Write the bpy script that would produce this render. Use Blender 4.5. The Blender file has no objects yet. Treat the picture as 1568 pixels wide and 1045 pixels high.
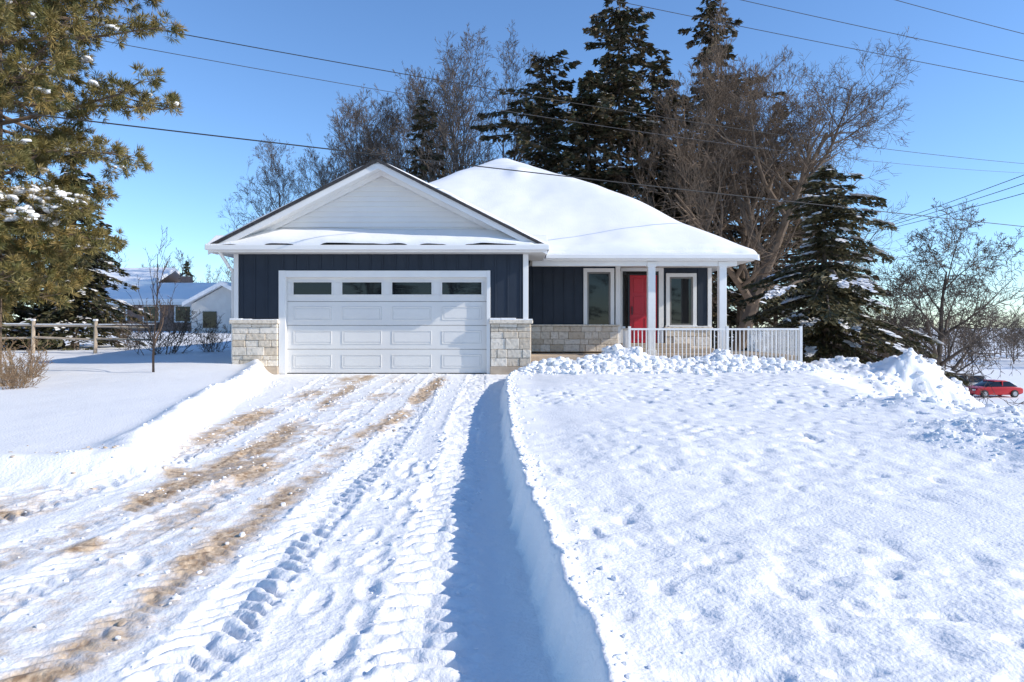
import bpy, bmesh, math, random
import numpy as np
from mathutils import Vector, Matrix
rng=np.random.default_rng(7); random.seed(7)
S=bpy.context.scene
COL=S.collection

# ------------------------------------------------------------ noise
def _h(xi,yi,seed):
    h=(xi.astype(np.int64)*374761393+yi.astype(np.int64)*668265263+seed*974711)&0xffffffff
    h=((h^(h>>13))*1274126177)&0xffffffff
    h=((h^(h>>16))*2246822519)&0xffffffff
    return ((h^(h>>15))&0xffffff)/float(0xffffff)
def vn(x,y,seed=0):
    xf=np.floor(x);yf=np.floor(y);u=x-xf;v=y-yf
    u=u*u*(3-2*u);v=v*v*(3-2*v)
    a=_h(xf,yf,seed);b=_h(xf+1,yf,seed);c=_h(xf,yf+1,seed);d=_h(xf+1,yf+1,seed)
    return (a*(1-u)+b*u)*(1-v)+(c*(1-u)+d*u)*v-.5
def fbm(x,y,o=4,seed=0):
    s=0;a=1
    for i in range(o):
        s=s+a*vn(x*2**i+i*17.3,y*2**i+i*5.1,seed+i);a*=.5
    return s
def ss(t):
    t=np.clip(t,0,1);return t*t*(3-2*t)
I=np.interp

# ------------------------------------------------------------ materials
def newmat(name):
    m=bpy.data.materials.new(name);m.use_nodes=True
    nt=m.node_tree;b=nt.nodes['Principled BSDF'];return m,nt,b
def mat(name,c1,c2=None,scale=5,rough=.7,bump=0,bscale=40,bdist=.01,metal=0,detail=4,stretch=None,spec=None):
    m,nt,b=newmat(name)
    b.inputs['Roughness'].default_value=rough;b.inputs['Metallic'].default_value=metal
    if spec is not None:b.inputs['Specular IOR Level'].default_value=spec
    tc=nt.nodes.new('ShaderNodeTexCoord');mp=nt.nodes.new('ShaderNodeMapping')
    nt.links.new(tc.outputs['Object'],mp.inputs[0])
    if stretch:mp.inputs['Scale'].default_value=stretch
    if c2 is None:c2=tuple(c*.85 for c in c1)
    n=nt.nodes.new('ShaderNodeTexNoise');n.inputs['Scale'].default_value=scale;n.inputs['Detail'].default_value=detail
    nt.links.new(mp.outputs[0],n.inputs['Vector'])
    r=nt.nodes.new('ShaderNodeValToRGB');r.color_ramp.elements[0].position=.35;r.color_ramp.elements[1].position=.65
    r.color_ramp.elements[0].color=(*c1,1);r.color_ramp.elements[1].color=(*c2,1)
    nt.links.new(n.outputs[0],r.inputs[0]);nt.links.new(r.outputs[0],b.inputs['Base Color'])
    if bump:
        n2=nt.nodes.new('ShaderNodeTexNoise');n2.inputs['Scale'].default_value=bscale;n2.inputs['Detail'].default_value=5
        nt.links.new(mp.outputs[0],n2.inputs['Vector'])
        bp=nt.nodes.new('ShaderNodeBump');bp.inputs['Strength'].default_value=bump;bp.inputs['Distance'].default_value=bdist
        nt.links.new(n2.outputs[0],bp.inputs['Height']);nt.links.new(bp.outputs[0],b.inputs['Normal'])
    return m
M={}
M['snow']=mat('snow',(.87,.865,.855),(.84,.84,.84),3,.6,.35,25,.02)
M['siding']=mat('navy_siding',(.018,.026,.040),(.023,.032,.048),2,.55,.1,60,.003,spec=.3)
M['white']=mat('white_trim',(.80,.79,.76),(.76,.75,.73),2,.45)
M['door']=mat('garage_door_paint',(.74,.72,.68),(.71,.69,.66),1.5,.45,.05,200,.001)
M['gable']=mat('white_lap_siding',(.78,.76,.72),(.75,.73,.70),2,.5)
M['soffit']=mat('soffit',(.6,.59,.56),(.55,.54,.51),2,.6)
M['conc']=mat('concrete',(.50,.41,.31),(.40,.32,.24),6,.85,.4,60,.006)
M['shingle']=mat('shingles',(.03,.03,.032),(.06,.055,.055),12,.9,.5,50,.01)
M['red']=mat('red_door',(.52,.012,.025),(.46,.01,.02),3,.35)
M['black']=mat('black_frame',(.015,.015,.017),(.02,.02,.022),3,.4)
M['taupe']=mat('window_sash',(.2,.19,.17),(.17,.16,.15),3,.5)
M['interior']=mat('interior',(.06,.055,.05),(.1,.09,.08),3,.9)
M['bark']=mat('bark',(.17,.13,.10),(.09,.07,.055),3,.9,.6,20,.03)
M['barkgrey']=mat('bark_grey',(.145,.112,.088),(.085,.066,.052),2,.9)
M['barkbrown']=mat('bark_brown',(.16,.112,.075),(.095,.066,.046),2,.9)
M['barkred']=mat('dry_stem_tan',(.30,.20,.11),(.19,.12,.07),2,.9)
M['barkdark']=mat('bark_dark',(.10,.065,.045),(.06,.04,.03),2,.9)
M['spruce']=mat('spruce_needles',(.025,.034,.014),(.06,.058,.022),1.3,.7)
M['sprucelight']=mat('spruce_needles_light',(.13,.10,.04),(.075,.07,.028),1.3,.7)
M['sprucebrown']=mat('spruce_needles_brown',(.13,.09,.04),(.07,.052,.026),1.3,.7)
M['pine']=mat('pine_needles',(.075,.085,.022),(.19,.15,.04),1.1,.6)
M['pine2']=mat('pine_needles_gold',(.30,.21,.065),(.17,.14,.04),1.1,.6)
M['brick']=mat('brick',(.27,.17,.13),(.20,.13,.10),8,.85)
M['fencewood']=mat('fence_wood',(.50,.41,.31),(.36,.29,.22),5,.9)
M['pole']=mat('pole_wood',(.16,.12,.09),(.1,.08,.06),5,.9)
M['wire']=mat('wire',(.015,.015,.015),(.02,.02,.02),5,.6)
M['wireg']=mat('wire_grey',(.05,.05,.055),(.06,.06,.065),5,.5)
M['carred']=mat('car_paint_red',(.5,.015,.02),(.45,.012,.018),1,.25)
M['carwhite']=mat('car_paint_white',(.6,.62,.6),(.55,.57,.56),1,.25)
M['tyre']=mat('tyre',(.02,.02,.02),(.03,.03,.03),5,.8)
M['rim']=mat('rim',(.5,.5,.5),(.4,.4,.4),5,.3,metal=.8)
M['dirtclod']=mat('dirty_snow',(.40,.29,.19),(.70,.62,.52),9,.8,.3,40,.01)
def glassmat(name,c=(.010,.012,.014),ior=1.5):
    m,nt,b=newmat(name);b.inputs['Base Color'].default_value=(*c,1);b.inputs['Roughness'].default_value=.03
    b.inputs['IOR'].default_value=ior
    n=nt.nodes.new('ShaderNodeTexNoise');n.inputs['Scale'].default_value=1.7
    bp=nt.nodes.new('ShaderNodeBump');bp.inputs['Strength'].default_value=.05;bp.inputs['Distance'].default_value=.02
    nt.links.new(n.outputs[0],bp.inputs['Height']);nt.links.new(bp.outputs[0],b.inputs['Normal'])
    return m
M['glass']=glassmat('window_glass')
m,nt,b=newmat('cream_stone');b.inputs['Roughness'].default_value=.85
at=nt.nodes.new('ShaderNodeAttribute');at.attribute_name='tint'
r=nt.nodes.new('ShaderNodeValToRGB');e=r.color_ramp.elements
e[0].color=(.60,.50,.38,1);e[1].color=(.80,.73,.63,1);x=e.new(.5);x.color=(.72,.64,.53,1)
nt.links.new(at.outputs['Fac'],r.inputs[0])
tc=nt.nodes.new('ShaderNodeTexCoord')
n=nt.nodes.new('ShaderNodeTexNoise');n.inputs['Scale'].default_value=14;n.inputs['Detail'].default_value=6
nt.links.new(tc.outputs['Object'],n.inputs['Vector'])
mx=nt.nodes.new('ShaderNodeMix');mx.data_type='RGBA';mx.blend_type='MULTIPLY';mx.inputs[0].default_value=.8
rr_=nt.nodes.new('ShaderNodeValToRGB');rr_.color_ramp.elements[0].position=.3;rr_.color_ramp.elements[0].color=(.72,.70,.66,1);rr_.color_ramp.elements[1].position=.55;rr_.color_ramp.elements[1].color=(1,1,1,1)
nt.links.new(n.outputs[0],rr_.inputs[0])
nt.links.new(r.outputs[0],mx.inputs[6]);nt.links.new(rr_.outputs[0],mx.inputs[7]);nt.links.new(mx.outputs[2],b.inputs['Base Color'])
bp=nt.nodes.new('ShaderNodeBump');bp.inputs['Strength'].default_value=.7;bp.inputs['Distance'].default_value=.025
nt.links.new(n.outputs[0],bp.inputs['Height']);nt.links.new(bp.outputs[0],b.inputs['Normal'])
M['stone']=m
m,nt,b=newmat('snow_ground');b.inputs['Roughness'].default_value=.6
at=nt.nodes.new('ShaderNodeAttribute');at.attribute_name='dirt'
tc=nt.nodes.new('ShaderNodeTexCoord')
n1=nt.nodes.new('ShaderNodeTexNoise');n1.inputs['Scale'].default_value=5.5;n1.inputs['Detail'].default_value=10;n1.inputs['Roughness'].default_value=.78
nt.links.new(tc.outputs['Object'],n1.inputs['Vector'])
mm=nt.nodes.new('ShaderNodeMath');mm.operation='MULTIPLY_ADD';mm.inputs[1].default_value=.40;mm.inputs[2].default_value=-.655
nt.links.new(at.outputs['Fac'],mm.inputs[0])
ad=nt.nodes.new('ShaderNodeMath');ad.operation='ADD';nt.links.new(n1.outputs[0],ad.inputs[0]);nt.links.new(mm.outputs[0],ad.inputs[1])
ml=nt.nodes.new('ShaderNodeMath');ml.operation='MULTIPLY';ml.inputs[1].default_value=4.5;ml.use_clamp=True;nt.links.new(ad.outputs[0],ml.inputs[0])
ml2=nt.nodes.new('ShaderNodeMath');ml2.operation='MULTIPLY';nt.links.new(ml.outputs[0],ml2.inputs[0])
cl=nt.nodes.new('ShaderNodeMath');cl.operation='MULTIPLY';cl.inputs[1].default_value=2.4;cl.use_clamp=True;nt.links.new(at.outputs['Fac'],cl.inputs[0])
nt.links.new(cl.outputs[0],ml2.inputs[1])
n2=nt.nodes.new('ShaderNodeTexNoise');n2.inputs['Scale'].default_value=22;n2.inputs['Detail'].default_value=6
nt.links.new(tc.outputs['Object'],n2.inputs['Vector'])
rd=nt.nodes.new('ShaderNodeValToRGB');rd.color_ramp.elements[0].position=.36;rd.color_ramp.elements[1].position=.62
rd.color_ramp.elements[0].color=(.30,.19,.105,1);rd.color_ramp.elements[1].color=(.66,.51,.35,1)
nt.links.new(n2.outputs[0],rd.inputs[0])
sn=nt.nodes.new('ShaderNodeValToRGB');sn.color_ramp.elements[0].color=(.835,.835,.835,1);sn.color_ramp.elements[1].color=(.875,.87,.86,1)
nt.links.new(n1.outputs[0],sn.inputs[0])
mx=nt.nodes.new('ShaderNodeMix');mx.data_type='RGBA'
nt.links.new(ml2.outputs[0],mx.inputs[0]);nt.links.new(sn.outputs[0],mx.inputs[6]);nt.links.new(rd.outputs[0],mx.inputs[7])
nt.links.new(mx.outputs[2],b.inputs['Base Color'])
n3=nt.nodes.new('ShaderNodeTexNoise');n3.inputs['Scale'].default_value=45;n3.inputs['Detail'].default_value=8
nt.links.new(tc.outputs['Object'],n3.inputs['Vector'])
bp=nt.nodes.new('ShaderNodeBump');bp.inputs['Strength'].default_value=.5;bp.inputs['Distance'].default_value=.02
nt.links.new(n3.outputs[0],bp.inputs['Height']);nt.links.new(bp.outputs[0],b.inputs['Normal'])
M['ground']=m

# ------------------------------------------------------------ helpers
def empty(name,loc=(0,0,0)):
    o=bpy.data.objects.new(name,None);o.location=loc;COL.objects.link(o);return o
def mesh_np(name,V,F,mats,mi=None,parent=None,smooth=False,attr=None,loc=None):
    me=bpy.data.meshes.new(name)
    V=np.asarray(V,dtype=np.float32)
    if isinstance(F,np.ndarray):F=[F]
    if len(F) and isinstance(F[0],np.ndarray):
        nf=sum(len(f) for f in F)
        loops=np.concatenate([f.ravel() for f in F]).astype(np.int32)
        tot=np.concatenate([np.full(len(f),f.shape[1],dtype=np.int32) for f in F])
    else:
        nf=len(F);loops=np.array([i for f in F for i in f],dtype=np.int32);tot=np.array([len(f) for f in F],dtype=np.int32)
    st=np.concatenate([[0],np.cumsum(tot)[:-1]]).astype(np.int32)
    me.vertices.add(len(V));me.vertices.foreach_set('co',V.ravel())
    me.loops.add(len(loops));me.loops.foreach_set('vertex_index',loops)
    me.polygons.add(nf);me.polygons.foreach_set('loop_start',st);me.polygons.foreach_set('loop_total',tot)
    if mi is not None:me.polygons.foreach_set('material_index',np.asarray(mi,dtype=np.int32))
    me.polygons.foreach_set('use_smooth',np.full(nf,smooth,dtype=bool))
    for mt in mats:me.materials.append(mt)
    if attr:
        for k,v in attr.items():
            a=me.attributes.new(k,'FLOAT','POINT');a.data.foreach_set('value',np.asarray(v,dtype=np.float32))
    me.update();me.validate()
    o=bpy.data.objects.new(name,me);COL.objects.link(o)
    if loc is not None:o.location=loc
    if parent:o.parent=parent
    return o
class MB:
    def __init__(s):s.v=[];s.f=[];s.t=[]
    def box(s,x0,x1,y0,y1,z0,z1,tint=.5):
        n=len(s.v)
        s.v+=[(x0,y0,z0),(x1,y0,z0),(x1,y1,z0),(x0,y1,z0),(x0,y0,z1),(x1,y0,z1),(x1,y1,z1),(x0,y1,z1)]
        s.f+=[[n+i for i in q] for q in ((0,3,2,1),(4,5,6,7),(0,1,5,4),(1,2,6,5),(2,3,7,6),(3,0,4,7))]
        s.t+=[tint]*8
    def prism(s,poly,y0,y1):
        n=len(s.v);k=len(poly)
        s.v+=[(x,y0,z) for x,z in poly]+[(x,y1,z) for x,z in poly]
        s.f.append([n+i for i in range(k)]);s.f.append([n+k+i for i in reversed(range(k))])
        for i in range(k):
            j=(i+1)%k;s.f.append([n+i,n+k+i,n+k+j,n+j])
        s.t+=[.5]*(2*k)
    def poly(s,pts):
        n=len(s.v);s.v+=list(pts);s.f.append([n+i for i in range(len(pts))]);s.t+=[.5]*len(pts)
    def obj(s,name,mt,parent=None,bevel=0,tint=False,smooth=False):
        o=mesh_np(name,np.array(s.v),s.f,[mt],parent=parent,attr={'tint':s.t} if tint else None,smooth=smooth)
        bm=bmesh.new();bm.from_mesh(o.data);bmesh.ops.recalc_face_normals(bm,faces=bm.faces);bm.to_mesh(o.data);bm.free()
        if bevel:
            md=o.modifiers.new('b','BEVEL');md.width=bevel;md.segments=2;md.limit_method='ANGLE'
        return o
def tubes(segs,sides=3):
    A=np.array(segs,dtype=np.float64)
    p0=A[:,0:3];p1=A[:,3:6];r0=A[:,6];r1=A[:,7]
    d=p1-p0;L=np.linalg.norm(d,axis=1,keepdims=True);d=d/np.maximum(L,1e-6)
    ref=np.where(np.abs(d[:,2:3])>.9,np.array([[1.,0,0]]),np.array([[0,0,1.]]))
    u=np.cross(d,ref);u/=np.linalg.norm(u,axis=1,keepdims=True);w=np.cross(d,u)
    n=len(A);V=np.zeros((n,2*sides,3))
    for k in range(sides):
        a=2*math.pi*k/sides
        o=u*math.cos(a)+w*math.sin(a)
        V[:,k]=p0+o*r0[:,None];V[:,sides+k]=p1+o*r1[:,None]
    base=(np.arange(n)*2*sides)[:,None]
    F=[]
    for k in range(sides):
        j=(k+1)%sides
        F.append(base+np.array([[k,j,sides+j,sides+k]]))
    return V.reshape(-1,3),np.concatenate(F,0)
def split_tubes(segs):
    A=np.array(segs);big=A[:,6]>.05
    Vs=[];Fs=[];off=0
    for sel,sd in ((big,7),(~big,3)):
        if sel.sum()==0:continue
        V,F=tubes(A[sel],sd);Vs.append(V);Fs.append(F+off);off+=len(V)
    return np.concatenate(Vs),np.concatenate(Fs)

# ------------------------------------------------------------ terrain
PILES=[(8.6,15.2,.9,.45),(9.9,17.0,1.0,.9),(10.9,17.6,.8,.65),(8.9,18.6,.8,.6),(8.3,12.2,.9,.25),(12.4,20.5,1.2,.55),
       (5.5,9.0,.6,.15),(4.75,7.0,.42,.10),(5.0,6.4,.4,.09),(4.1,6.35,.22,.10),(7.2,7.6,.9,.2),(14.3,24,1.2,.7),(4.6,5.9,.35,.10)]
TR=[ # ys,xs,halfwidth,amp,k,period
 ([2,2.9,5,9.6,14,17],[-.36,-.40,-.50,-.66,-.76,-.84],.19,.036,.35,.155),
 ([2,3,4.5,6.6,11,14,17],[-1.42,-1.40,-1.42,-1.40,-1.5,-1.7,-1.8],.17,.028,.9,.135),
 ([1,2.5,3.5,6.6,9.4,12.5,17],[-2.1,-1.98,-1.9,-1.86,-1.72,-1.62,-1.6],.14,.010,.8,.1),
 ([1,3,4.2,6,7.5,13,17],[-3.6,-3.3,-3.15,-2.85,-2.78,-3.2,-3.4],.15,.010,.8,.1),
 ([1,3,5,7,13,17],[-2.9,-2.72,-2.5,-2.25,-2.4,-2.5],.15,.016,.9,.12),
 ([1,3,5,7,13,17],[-4.4,-4.05,-3.75,-3.4,-3.9,-4.4],.16,.020,.9,.12),
 ([1,3,5,6.2,7.5],[-6.4,-5.5,-4.6,-3.9,-3.2],.15,.016,.9,.12),
 ([1,3,6,9,14,17],[-.95,-.93,-.98,-1.05,-1.2,-1.3],.12,.005,.7,.1)]
frng=np.random.default_rng(3)
FEET=[]
for i in range(9):
    y=2.5+i*.52;FEET.append((-.88+(.10 if i%2 else -.10)+frng.uniform(-.04,.04),y,frng.uniform(-.2,.2)))
for i in range(14):
    y=frng.uniform(2.3,7);x=frng.uniform(-1.15,-.65);FEET.append((x,y,frng.uniform(-.5,.5)))
for i in range(12):
    FEET.append((frng.uniform(-3.1,-2.1),frng.uniform(2.5,12),frng.uniform(-.6,.6)))
RB_Y=[-15,0,2.1,2.7,3.6,5.1,6.1,7.8,10.4,12,14.2,15.0,15.7,16.6]
RB_X=[.9,.45,.25,.20,.11,-.02,-.06,-.12,-.18,-.20,-.20,-.04,.3,.6]
def drive_masks(X,Y):
    Rr=I(Y,RB_Y,RB_X)+.04*vn(Y*1.3,Y*0,5)+.035*vn(Y*5,Y*0+3,6)+.025*vn(Y*17,Y*0+9,8)
    dr=X-Rr+.02*fbm(X*9,Y*9,2,9)
    Lx=I(Y,[5,6.3,7.1,9.2,14.3,17,18],[-2.4,-3.1,-3.7,-4.26,-5.25,-6.2,-6.9])+.12*vn(Y*1.1,X*0,15)
    a=Lx-X; b=Y-(6.05+.15*vn(X*.8,Y*0,16))
    k=.5;dl=-np.log(np.exp(-np.clip(a/k,-30,30))+np.exp(-np.clip(b/k,-30,30)))*k+.25
    return dr,dl
def terrain(X,Y,want_dirt=False):
    X=np.asarray(X,float);Y=np.asarray(Y,float)
    dr,dl=drive_masks(X,Y)
    drive=.02*np.clip(Y,-20,16.7)
    left=I(Y,[-20,6.5,9.5,13.4,20,35,80,200,600],[.1,.24,.36,.46,.66,1.0,1.4,1.6,2.5])
    left=left+.10*fbm(X*.25,Y*.25,3,21)*ss((Y-7)/6)+.010*fbm(X*2,Y*2,4,22)
    left=left+(.13+.05*fbm(X*3,Y*3,3,23))*np.exp(-((dl-.42)/.22)**2)*ss((Y-5)/2)
    yard=I(Y,[-20,2,5,13,16,18,25,60],[.18,.32,.39,.52,.5,.35,.3,.5])
    n_h=fbm(X*7,Y*7,3,31)
    patch=ss(fbm(X*.5,Y*.5,2,33)*1.6+.6+.12*(X-2.0)-.04*(Y-5))
    pits=-ss((vn(X*9,Y*9,36)-.12)/.25)*(.5+fbm(X*3,Y*3,2,37))
    yard=yard+.05*fbm(X*.6,Y*.6,3,32)+((.003+.012*patch)*n_h*1.6+.036*patch*pits)*ss(dr/.4)+.010*fbm(X*2.2,Y*2.2,3,38)
    yard=yard+.035*np.exp(-((dr-.10)/.07)**2)-.02*np.exp(-((dr-.55)/.25)**2)
    low=I(Y,[-20,0,7,9,12,20,30,45,60,90,200,600],[.25,.25,.18,.02,-.15,-1.0,-2.6,-4.2,-4.7,-4.4,-3,0])
    xe=I(Y,[0,7,8.5,10,14,17,20,30,60],[8,6.0,5.0,5.1,5.9,7.6,8,8,6])
    wl=ss((X-xe)/I(Y,[0,12,20,40],[2,2,4,10]))
    tr=np.zeros_like(X);dirt=np.zeros_like(X)
    tr+=.014*fbm(X*3,Y*2.0,4,41)+.010*fbm(X*14,Y*9,3,42)
    for k,(ys,xs,w,A,kk,p) in enumerate(TR):
        xc=I(Y,ys,xs)+.02*vn(Y*.9,Y*0,60+k)
        u=(X-xc)/w+.12*vn(X*9,Y*9,65+k)
        mk=1-ss((np.abs(u)-.85)/.3)
        if k==6:mk=mk*(1-ss((Y-6.2)/1.2))
        ph=(Y/p+np.abs(u)*kk+(.35 if k==0 else .7)*fbm(X*6,Y*6,2,70+k))%1.0
        rib=ss((ph-.10)/.22)-ss((ph-.62)/.22)
        var=.25+1.5*np.clip(fbm(X*2.5,Y*1.4,2,80+k)+.5,0,1)
        tr+=mk*(-.9*A+A*rib*var*1.1+.5*A*fbm(X*16,Y*16,2,85+k))
        tr+=.018*np.exp(-((np.abs(u)-1.3)/.22)**2)*(.2+2.6*np.maximum(fbm(X*14,Y*14,2,90+k),0))*(A>.011)
    dd=dr+.22
    tr-=.03*np.exp(-(dd/.15)**2)
    for (fx,fy,fa) in FEET:
        sel=(np.abs(X-fx)<.3)&(np.abs(Y-fy)<.35)
        if sel.any():
            ddx=X[sel]-fx;ddy=Y[sel]-fy
            a=ddx*math.cos(fa)+ddy*math.sin(fa);b=-ddx*math.sin(fa)+ddy*math.cos(fa)
            q=(a/.05)**2+(b/.13)**2
            tr[sel]+=-.018*np.exp(-q*q*.6)+.006*np.exp(-((np.sqrt(q)-1.5)/.35)**2)
    fade=1-ss((np.abs(X+3)-12)/6)
    z=drive+tr*fade*(1-ss((Y-16.5)/.4))
    z=z*(1-ss(dl/.42))+left*ss(dl/.42)
    rightz=yard*(1-wl)+low*wl
    wide=ss(dr/(.11+.05*ss((Y-9)/4)))
    z=z*(1-wide)+rightz*wide
    zb=.33+0*X
    bl=ss((Y-16.6)/.3)*(1-ss((X-.3)/.3))*ss((X+6.9)/.3)*(1-ss((Y-32)/3))
    z=z*(1-bl)+zb*bl
    cy=15.75+.10*(X-.5)
    amp=I(X,[.1,.7,1.4,2.4,3.0,3.6,4.6,5.3,6.2,7.2],[0,.12,.24,.40,.33,.18,.28,.24,.16,0])
    yy=Y-cy
    g=np.where(yy<0,np.exp(-(yy/.75)**2),np.exp(-(yy/.55)**2))
    lump=fbm(X*2.2,Y*2.2,4,51)
    z=z+g*amp*(1+.9*lump)+.10*np.abs(fbm(X*5,Y*5,3,52))*ss(amp/.12)*np.exp(-((yy+.4)/1.2)**2)
    for (px,py,s,a) in PILES:
        q=((X-px)/s)**2+((Y-py)/s)**2
        z=z+a*np.exp(-q)*(1+.8*fbm(X*2.0/s*.6+px,Y*2.0/s*.6,4,53))+.10*min(a*2,1)*np.exp(-q*.5)*np.abs(fbm(X*4,Y*4,3,54))*1.5
    z=z+wl*.12*np.abs(fbm(X*1.6,Y*1.6,4,55))*(1-ss((Y-26)/10))
    if not want_dirt:return z
    indr=(1-ss(dr/.05+1.0))*(1-ss(dl/.3))*(1-ss((Y-16.3)/.3))*fade
    def lane(ys,xs,w,a):
        xc=I(Y,ys,xs)+.12*vn(Y*1.6,Y*0,int(w*1000))
        return a*np.exp(-((X-xc)/w)**2)
    dirt=lane([1,2.5,3.5,6.6,9.4,12.5,17],[-2.1,-1.98,-1.9,-1.86,-1.72,-1.62,-1.6],.22,.82)
    dirt=np.maximum(dirt,lane([1,3,4.2,6,7.5,13,17],[-3.6,-3.3,-3.15,-2.85,-2.78,-3.2,-3.4],.25,.85))
    dirt=np.maximum(dirt,lane([1,17],[-2.55,-2.4],.6,.5))
    dirt=np.maximum(dirt,lane([1,3,5,17],[-4.6,-4.1,-3.8,-3.6],.45,.65))
    dirt=np.maximum(dirt,.95*np.exp(-((Y-(6.35-.03*(X+2.5)))/.25)**2)*ss((-2.0-X)/.5)*(X>-12))
    dirt=np.maximum(dirt,1.1*np.exp(-((X+2.6)/.45)**2-((Y-6.6)/.7)**2))
    dirt=np.maximum(dirt,1.1*np.exp(-((X+2.75)/.16)**2-((Y-4.35)/.22)**2))
    dirt=np.maximum(dirt,1.0*np.exp(-((X+1.62)/.22)**2-((Y-11.8)/.6)**2))
    dirt=dirt*(.35+1.25*(fbm(X*1.3,Y*.8,4,99)+.5))
    return z,np.clip(dirt*indr,0,1)
def tz(x,y):
    return float(terrain(np.array([x]),np.array([y]))[0])
def axis(pieces):
    out=[]
    for a,b,st in pieces:out.append(np.arange(a,b-1e-6,st))
    return np.concatenate(out)
xs=axis([(-12,-6,.05),(-6,1.2,.016),(1.2,5.5,.024),(5.5,15,.05)])
lx=[-12.];stp=.1
while lx[-1]>-450:lx.append(lx[-1]-stp);stp*=1.09
rx=[15.];stp=.1
while rx[-1]<450:rx.append(rx[-1]+stp);stp*=1.09
xs=np.concatenate([np.array(lx[:0:-1]),xs,np.array(rx)])
ys=list(np.arange(-14,1.4,.4))
y=1.4
while y<18:ys.append(y);y+=max(.009,.0040*y)
while y<30:ys.append(y);y+=.12
while y<700:ys.append(y);y+=.02*y
ys=np.array([-300,-150,-80,-40,-25]+ys)
GX,GY=np.meshgrid(xs,ys)
Z,D=terrain(GX,GY,True)
nx=len(xs);ny=len(ys)
V=np.stack([GX.ravel(),GY.ravel(),Z.ravel()],1)
i=np.arange(nx*ny).reshape(ny,nx)
F=np.stack([i[:-1,:-1].ravel(),i[:-1,1:].ravel(),i[1:,1:].ravel(),i[1:,:-1].ravel()],1)
mesh_np('snow_ground',V,F,[M['ground']],smooth=True,attr={'dirt':D.ravel()})

# ------------------------------------------------------------ snow clods
def ico(sub):
    bm=bmesh.new();bmesh.ops.create_icosphere(bm,subdivisions=sub,radius=1)
    v=np.array([x.co[:] for x in bm.verts]);f=np.array([[q.index for q in p.verts] for p in bm.faces]);bm.free();return v,f
IV,IF=ico(2)
def clods(name,P,R,mt,flat=.7,sink=.25,smooth=False):
    n=len(P);Vs=[];Fs=[]
    for k in range(n):
        v=IV*(1+.30*(rng.random((len(IV),1))-.5))
        v=np.sign(v)*np.abs(v)**.75
        a=rng.uniform(0,6.28);c,s_=math.cos(a),math.sin(a)
        sc=R[k]*np.array([rng.uniform(.7,1.3),rng.uniform(.7,1.2),flat*rng.uniform(.7,1.2)])
        v=v*sc;v=np.stack([v[:,0]*c-v[:,1]*s_,v[:,0]*s_+v[:,1]*c,v[:,2]],1)
        t=rng.uniform(-.4,.4);c,s_=math.cos(t),math.sin(t)
        v=np.stack([v[:,0],v[:,1]*c-v[:,2]*s_,v[:,1]*s_+v[:,2]*c],1)
        v+=P[k]+np.array([0,0,R[k]*flat*(1-sink)*.6])
        Vs.append(v);Fs.append(IF+k*len(IV))
    return mesh_np(name,np.concatenate(Vs),np.concatenate(Fs),[mt],smooth=smooth)
def onground(x,y):
    return np.stack([x,y,terrain(x,y)],1)
n=1100
k=rng.integers(0,len(TR),n);yy=rng.uniform(1.9,15,n)**1.0
xc=np.array([I(yy[q],TR[k[q]][0],TR[k[q]][1]) for q in range(n)])
xx=xc+np.where(rng.random(n)<.5,-1,1)*(np.array([TR[q][2] for q in k])*1.25+rng.normal(0,.08,n))
R=.004+.014*rng.random(n)**3+.0006*yy
ok=(xx<-.1-.02*yy)
clods('snow_clods',onground(xx[ok],yy[ok]),R[ok],M['snow'])
n=130
yy=np.concatenate([rng.uniform(3.2,13,85),rng.normal(6.5,.35,45)]);xx=np.concatenate([np.where(rng.random(85)<.5,I(yy[:85],[1,6.6,12.5],[-2.1,-1.86,-1.62]),I(yy[:85],[1,6,13],[-3.5,-2.8,-3.2]))+rng.normal(0,.18,85),rng.uniform(-5,-2.2,45)])
clods('dirt_clods',onground(xx,yy),.006+.020*rng.random(n)**2.5,M['dirtclod'],flat=.45)
n=420
yy=rng.uniform(2,15,n);xx=I(yy,RB_Y,RB_X)+.10+np.abs(rng.normal(0,.10,n))
xx2=I(yy,[6.3,7.1,9.2,14.3],[-3.3,-3.75,-4.3,-5.3])+rng.normal(.05,.2,n)
sel=(rng.random(n)<.35)&(yy>7)
xx=np.where(sel,xx2,xx)
clods('snow_crumbs',onground(xx,yy),.004+.012*rng.random(n)**3+.001*yy,M['snow'])
n=1300
xx=rng.uniform(.2,6.9,n);yy=15.3+.10*xx+rng.normal(0,.55,n)-.2
r_=.02+.09*rng.random(n)**3.0
clods('snow_pile_chunks',onground(xx,yy),r_,M['snow'],flat=.75,sink=.6)
n=1000;pk=rng.integers(0,len(PILES),n)
P=np.array(PILES)[pk];xx=P[:,0]+rng.normal(0,1,n)*P[:,2]*.7;yy=P[:,1]+rng.normal(0,1,n)*P[:,2]*.7
clods('plowed_snow_chunks',onground(xx,yy),(.02+.08*rng.random(n)**2.5)*np.minimum(P[:,2],1.2),M['snow'],flat=.75,sink=.6)

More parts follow.
